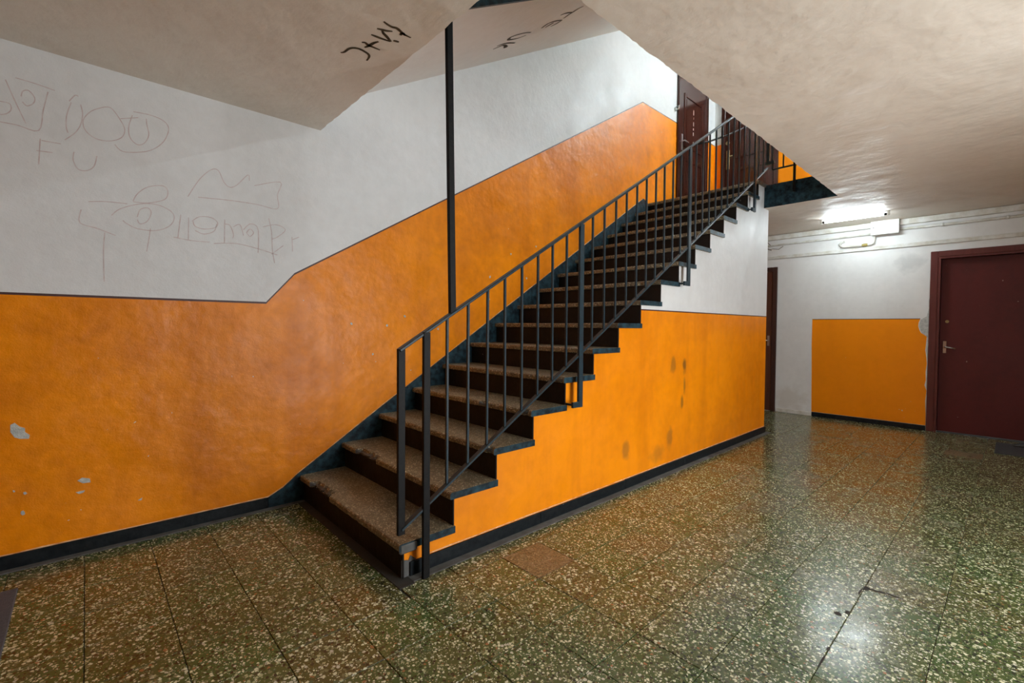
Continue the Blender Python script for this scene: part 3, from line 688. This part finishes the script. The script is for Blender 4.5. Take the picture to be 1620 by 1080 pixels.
for a, b, n in ((1.182, 2.325, 8), (2.325, 3.748, 10), (3.748, 5.165, 10), (5.165, 5.55, 2)):
    for i in range(1, n + 1):
        x = a + (b - a) * i / (n + 1)
        mb = MB(); mb.bar((x, YR, zl(x) + 0.004), (x + rs.uniform(-0.004, 0.004), YR, zh(x) - 0.006), 0.013, 0.013, c=0.0015); part('baluster', mb, M['steel'], rail)
mb = MB(); mb.bar((1.338, YR, zh(1.338)), (1.304, YR, 2.95), 0.022, 0.034, side=(0, 1, 0), c=0.002)
part('upright_pole', mb, M['steel_dark'], rail, label='tall dark pole from the handrail up past the ceiling edge')
mb = MB(); mb.tube([(3.78, YR + 0.012, 2.745), (4.1, YR + 0.012, 2.86), (4.5, YR + 0.012, 3.03), (5.1, YR + 0.012, 3.31)], 0.008, 8); part('brace_rod', mb, M['steel_dark'], rail)

# landing guard above the dark slab edge
guard = empty('landing_railing', (5.60, 1.30, ZT))
tag(guard, 'short steel guard railing on the edge of the upper landing', 'railing')
GX = 5.60
mb = MB(); mb.bar((GX, 1.30, 2.955), (GX, 1.86, 2.955), 0.026, 0.012, side=(1, 0, 0), c=0.002); part('bottom_rail', mb, M['steel_dark'], guard)
mb = MB(); mb.bar((GX, 1.30, 3.72), (GX, 1.90, 3.72), 0.036, 0.014, side=(1, 0, 0), c=0.002); part('handrail', mb, M['steel'], guard)
mb = MB(); mb.bar((GX, 1.905, 3.03), (GX, 1.905, 3.72), 0.034, 0.034, side=(1, 0, 0), c=0.002); mb.box((GX - 0.02, 1.84, 3.02), (GX + 0.02, 1.93, 3.05)); part('post', mb, M['steel'], guard)
mb = MB(); mb.bar((GX - 0.004, 1.64, 2.67), (GX - 0.004, 1.64, 3.72), 0.03, 0.02, side=(1, 0, 0), c=0.002); part('post', mb, M['steel_dark'], guard)
for y in (1.35, 1.42, 1.53, 1.75, 1.86):
    mb = MB(); mb.bar((GX, y, 2.955), (GX, y, 3.72), 0.013, 0.013, side=(1, 0, 0)); part('baluster', mb, M['steel'], guard)

# ================================================================== DOORS
def rect_frame(mb, x0, x1, z0, z1, w, ya, yb, bottom=False, c=0.004):
    """U or O frame lying between depths ya and yb in door-local coordinates"""
    mb.box((x0, ya, z0), (x0 + w, yb, z1), c=c); mb.box((x1 - w, ya, z0), (x1, yb, z1), c=c)
    mb.box((x0 + w, ya, z1 - w), (x1 - w, yb, z1), c=c)
    if bottom: mb.box((x0 + w, ya, z0), (x1 - w, yb, z0 + w), c=c)

# door in the hall (maroon, deep jamb); local x runs to the right, local -y comes out of the wall
d1 = empty('door_1', (XR, DY1, 0), -math.pi / 2)
tag(d1, 'scuffed flush maroon door in a deep maroon frame at the far right', 'door', kind='structure')
W = DY1 - DY0
mb = MB(); mb.box((-0.066, -0.018, 0), (0.0, 0.0, DZ + 0.066), c=0.004); mb.box((W, -0.018, 0), (W + 0.066, 0.0, DZ + 0.066), c=0.004); mb.box((0.0, -0.018, DZ), (W, 0.0, DZ + 0.066), c=0.004)
mb.build('casing', M['maroon_frame'], d1)
mb = MB(); mb.box((0.0005, -0.01, 0), (0.022, 0.16, DZ)); mb.box((W - 0.022, -0.01, 0), (W - 0.0005, 0.16, DZ)); mb.box((0.022, -0.01, DZ - 0.022), (W - 0.022, 0.16, DZ))
mb.box((0.022, 0.115, 0), (0.034, 0.16, DZ - 0.022)); mb.box((0.022, 0.115, DZ - 0.034), (W - 0.022, 0.16, DZ - 0.022))
mb.build('jamb', M['maroon_frame'], d1)
mb = MB(); mb.box((0.024, 0.072, 0.008), (W - 0.024, 0.112, DZ - 0.024), c=0.003)
leaf = mb.build('leaf', M['maroon'], d1)
mb = MB(); mb.box((0.055, 0.064, 0.93), (0.085, 0.072, 1.07), c=0.002); mb.tube([(0.07, 0.066, 1.0), (0.07, 0.035, 1.0)], 0.009, 10)
mb.tube([(0.066, 0.030, 1.001), (0.10, 0.028, 0.999), (0.165, 0.030, 0.985)], [0.010, 0.009, 0.0075], 10)
ho = mb.build('handle', M['chrome'], leaf); ho['label'] = 'bright lever handle'
mb = MB(); mb.tube([(0.085, 0.073, 1.30), (0.085, 0.064, 1.30)], 0.017, 16); mb.tube([(0.085, 0.066, 1.30), (0.085, 0.062, 1.30)], 0.009, 12)
mb.build('lock_cylinder', M['brass'], leaf)

# brown door half hidden behind the stair wall
d2 = empty('door_2', (XR, 3.24, 0), -math.pi / 2)
tag(d2, 'narrow slice of a brown wooden door behind the stair wall', 'door', kind='structure')
W2 = 3.24 - 2.343
mb = MB(); rect_frame(mb, 0, W2, 0, 2.09, 0.06, -0.028, 0.0); mb.build('frame', M['brown_frame'], d2)
mb = MB(); mb.box((0.062, -0.012, 0.006), (W2 - 0.062, 0.0, 2.028), c=0.002); lf = mb.build('leaf', M['brown'], d2)
mb = MB(); mb.box((W2 - 0.12, -0.018, 0.95), (W2 - 0.09, -0.012, 1.10), c=0.002); mb.tube([(W2 - 0.105, -0.015, 1.03), (W2 - 0.105, -0.05, 1.03), (W2 - 0.2, -0.055, 1.03)], 0.008, 8); mb.build('handle', M['chrome'], lf)

# open entrance doorway in the wall opposite the stairs
d5 = empty('door_5', (DOORX0, YB, 0))
tag(d5, 'open entrance doorway with a maroon frame letting daylight into the hall', 'doorway', kind='structure')
mb = MB(); WD = DOORX1 - DOORX0
rect_frame(mb, -0.05, WD + 0.05, 0, DOORZ + 0.05, 0.055, -0.16, 0.02); mb.build('frame', M['maroon_frame'], d5)

# upper landing: varnished door in the left wall
d3 = empty('door_3', (6.155, YW, ZT))
tag(d3, 'glossy dark brown panelled door at the head of the stairs in the left wall', 'door', kind='structure')
W3 = 7.085 - 6.155; H3 = 2.06
mb = MB(); rect_frame(mb, 0, W3, 0, H3, 0.075, -0.03, 0.0, c=0.008); mb.build('frame', M['gloss_brown'], d3)
mb = MB(); mb.box((0.077, -0.018, 0.004), (W3 - 0.077, 0.0, H3 - 0.077), c=0.003); lf = mb.build('leaf', M['gloss_brown'], d3)
for (z0, z1) in ((0.15, 0.86), (1.0, 1.76)):
    mb = MB(); rect_frame(mb, 0.17, W3 - 0.17, z0, z1, 0.05, -0.03, -0.018, True, c=0.006); mb.box((0.24, -0.024, z0 + 0.07), (W3 - 0.24, -0.018, z1 - 0.07), c=0.004)
    mb.build('panel', M['gloss_brown'], lf)
mb = MB(); mb.box((0.105, -0.024, 0.93), (0.14, -0.018, 1.16), c=0.002)
mb.tube([(0.122, -0.02, 1.06), (0.122, -0.06, 1.06), (0.22, -0.065, 1.05)], 0.009, 8); mb.build('handle', M['chrome'], lf)
mb = MB()
for (z, L) in ((1.22, 0.05), (1.30, 0.03), (1.36, 0.06), (1.46, 0.03), (1.52, 0.07), (1.08, 0.05)): mb.box((0.44 + rs.uniform(-0.012, 0.012), -0.0255, z), (0.452, -0.024, z + L))
mb.build('paint_scratch', M['bare'], lf)
mb = MB(); mb.tube([(-0.05, -0.012, 1.48), (-0.03, -0.05, 1.50), (-0.05, -0.055, 1.45), (-0.06, -0.02, 1.43)], 0.010, 8); mb.tube([(-0.05, 0.0, 1.46), (-0.05, -0.014, 1.46)], 0.026, 12)
bell = mb.build('wall_hook', M['chrome']); bell.location = d3.location
tag(bell, 'small metal hook on the wall beside the upper glossy door', 'hook')

# upper landing: dark door in the far wall
d4 = empty('door_4', (XR, 3.185, ZT), -math.pi / 2)
tag(d4, 'dark brown landing door with brass lock plate behind the railing', 'door', kind='structure')
W4 = 3.185 - 2.365
mb = MB(); rect_frame(mb, 0, W4, 0, 2.06, 0.06, -0.03, 0.0, c=0.006); mb.build('frame', M['gloss_brown'], d4)
mb = MB(); mb.box((0.062, -0.014, 0.004), (W4 - 0.062, 0.0, 1.998), c=0.003); lf = mb.build('leaf', M['gloss_brown'], d4)
for (z0, z1) in ((0.2, 0.85), (1.0, 1.85)):
    mb = MB(); rect_frame(mb, 0.2, W4 - 0.14, z0, z1, 0.04, -0.024, -0.014, True, c=0.005); mb.build('panel', M['gloss_brown'], lf)
mb = MB(); mb.box((0.08, -0.020, 0.86), (0.13, -0.014, 1.15), c=0.003); mb.tube([(0.105, -0.018, 1.04), (0.105, -0.06, 1.04), (0.19, -0.065, 1.04)], 0.009, 8); mb.build('handle', M['brass'], lf)
mb = MB(); mb.tube([(0.10, -0.012, 1.265), (0.10, -0.024, 1.265)], 0.03, 16); mb.tube([(0.10, -0.02, 1.265), (0.10, -0.028, 1.265)], 0.012, 12); mb.build('lock_cylinder', M['brass'], lf)

# ================================================================== LAMPS
def tube_lamp(loc, rz, label, power, length=0.64):
    e = empty('fluorescent_lamp', loc, rz)
    tag(e, label, 'lamp')
    L = length / 2
    mb = MB(); mb.box((-L - 0.02, -0.014, -0.014), (L + 0.02, 0.014, 0.0), c=0.003); mb.build('batten', M['white_metal'], e)
    for s in (-1, 1):
        mb = MB(); mb.box((s * (L + 0.005) - 0.013, -0.014, -0.056), (s * (L + 0.005) + 0.013, 0.014, -0.012), c=0.004); mb.build('lamp_holder', M['white_metal'], e)
        mb = MB(); mb.tube([(s * (L - 0.008), 0, -0.038), (s * (L - 0.035), 0, -0.038)], 0.0135, 14); mb.build('tube_cap', M['steel_dark'], e)
    mb = MB(); mb.tube([(-L + 0.035, 0, -0.038), (L - 0.035, 0, -0.038)], 0.013, 14); mb.build('tube', lamp_mat('tube_light', power), e)
    return e
tube_lamp((6.70, 1.33, ZC), math.pi / 2, 'lit fluorescent tube on the hall ceiling near the junction box', TUBE_POWER)
tube_lamp((6.85, 1.45, ZC2), math.pi / 2, 'fluorescent tube on the ceiling of the upper landing', TUBE_POWER_UP, 1.2)

# ================================================================== CONDUITS
def trunk(name, z0, z1, dep, ya, yb, label, group=None):
    mb = MB(); mb.box((XR - dep, ya, z0), (XR, yb, z1), c=0.003)
    mb.box((XR - dep - 0.002, ya, z1 - 0.014), (XR - dep, yb, z1 - 0.011))
    return tag(mb.build(name, M['conduit']), label, 'cable duct', group)
trunk('cable_duct', 2.478, 2.545, 0.045, 1.262, YW, 'white cable duct under the ceiling left of the junction box')
trunk('cable_duct', 2.478, 2.545, 0.045, YB, 0.988, 'white cable duct under the ceiling right of the junction box')
mb = MB(); mb.tube([(XR - 0.016, YW, 2.402), (XR - 0.016, 2.3, 2.405), (XR - 0.016, 1.262, 2.41)], 0.014, 10)
tag(mb.build('conduit_pipe', M['conduit']), 'thin painted pipe running left from the junction box', 'pipe')
mb = MB(); mb.tube([(XR - 0.016, 0.988, 2.43), (XR - 0.016, 0.3, 2.425), (XR - 0.016, YB, 2.42)], 0.016, 10)
pr = mb.build('conduit_pipe', M['conduit']); tag(pr, 'flaking painted pipe running right from the junction box', 'pipe')
for y in (0.62, 0.1):
    mb = MB(); mb.tube([(XR - 0.016, y, 2.426), (XR - 0.016, y - 0.03, 2.426)], 0.020, 10); mb.build('coupling', M['conduit'], pr)
trunk('cable_duct', 2.205, 2.250, 0.020, YB, YW, 'long lower white cable duct across the far wall above the doors')
jb = empty('junction_box', (XR, 1.125, 2.385))
tag(jb, 'white metal junction box high on the far wall', 'electrical box')
mb = MB(); mb.box((XR - 0.085, 0.99, 2.385), (XR, 1.26, 2.548), c=0.005); part('case', mb, M['white_metal'], jb)
mb = MB(); mb.box((XR - 0.092, 0.986, 2.381), (XR - 0.085, 1.264, 2.549), c=0.003); part('lid', mb, M['white_metal'], jb)
mb = MB(); mb.tube([(XR - 0.091, 1.235, 2.47), (XR - 0.096, 1.235, 2.47)], 0.006, 8); part('screw', mb, M['steel_dark'], jb)
bp = empty('bent_pipe', (XR, 1.4, 2.25)); tag(bp, 'short bent white pipe with a yellowed joint below the junction box', 'pipe')
mb = MB(); mb.tube([(XR - 0.03, 1.235, 2.385), (XR - 0.03, 1.232, 2.33), (XR - 0.03, 1.24, 2.295), (XR - 0.03, 1.265, 2.280), (XR - 0.03, 1.31, 2.277), (XR - 0.03, 1.44, 2.277), (XR - 0.03, 1.545, 2.277), (XR - 0.03, 1.582, 2.288), (XR - 0.03, 1.595, 2.315), (XR - 0.026, 1.578, 2.342), (XR - 0.015, 1.548, 2.348)], 0.0125, 10); part('pipe', mb, M['conduit'], bp)
mb = MB(); mb.tube([(XR - 0.03, 1.30, 2.277), (XR - 0.03, 1.315, 2.277), (XR - 0.03, 1.345, 2.277), (XR - 0.03, 1.36, 2.277)], [0.014, 0.02, 0.019, 0.014], 10); part('joint', mb, M['yellowed'], bp)
mb = MB()
mb.tube([(XR - 0.02, 2.52, 2.385), (XR - 0.05, 2.44, 2.345), (XR - 0.045, 2.40, 2.352), (XR - 0.03, 2.33, 2.340), (XR - 0.04, 2.27, 2.375)], 0.004, 6)
mb.tube([(XR - 0.02, 2.55, 2.362), (XR - 0.05, 2.46, 2.352), (XR - 0.04, 2.42, 2.33)], 0.004, 6)
mb.tube([(XR - 0.048, 2.50, 2.48), (XR - 0.05, 2.455, 2.43), (XR - 0.035, 2.44, 2.41)], 0.004, 6)
tag(mb.build('loose_wire', M['wire']), 'loose old wires hanging from the duct beside the stair wall', 'wire')

# ================================================================== MATS
def doormat(a, b, mat, label):
    mb = MB(); mb.box((a[0], a[1], 0.0), (b[0], b[1], 0.008), c=0.003)
    return tag(mb.build('doormat', mat), label, 'doormat')
doormat((6.52, -0.62, 0), (7.16, 0.115, 0), M['mat'], 'dark doormat in front of the maroon door')
doormat((-0.95, 2.2, 0), (-0.236, 3.02, 0), M['mat_grey'], 'grey doormat at the left edge beside the left wall')
pr_ = []
sh = MB(); N = 14
# low dark rubber slipper lying on the mat
for i in range(N + 1):
    t = i / N; yy = -0.01 - 0.27 * t
    w = 0.045 * math.sin(math.pi * (0.12 + 0.80 * t)) ** 0.5 + 0.004; h = 0.018 + 0.03 * max(0, math.sin(math.pi * min(1, t * 1.6))) ** 2
    pr_.append([(7.06 + w * math.cos(a), yy, 0.008 + max(0.0, h * math.sin(a)) if 0 <= a <= math.pi else 0.008) for a in [math.pi * q / 8 for q in range(9)]])
for i in range(N):
    for q in range(8): sh.poly([pr_[i][q], pr_[i][q + 1], pr_[i + 1][q + 1], pr_[i + 1][q]], 0, True)
    sh.poly([pr_[i][0], pr_[i + 1][0], pr_[i + 1][8], pr_[i][8]])
sh.poly(pr_[0]); sh.poly(list(reversed(pr_[-1])))
tag(sh.build('slipper', M['rubber']), 'dark slipper on the doormat before the maroon door', 'slipper')
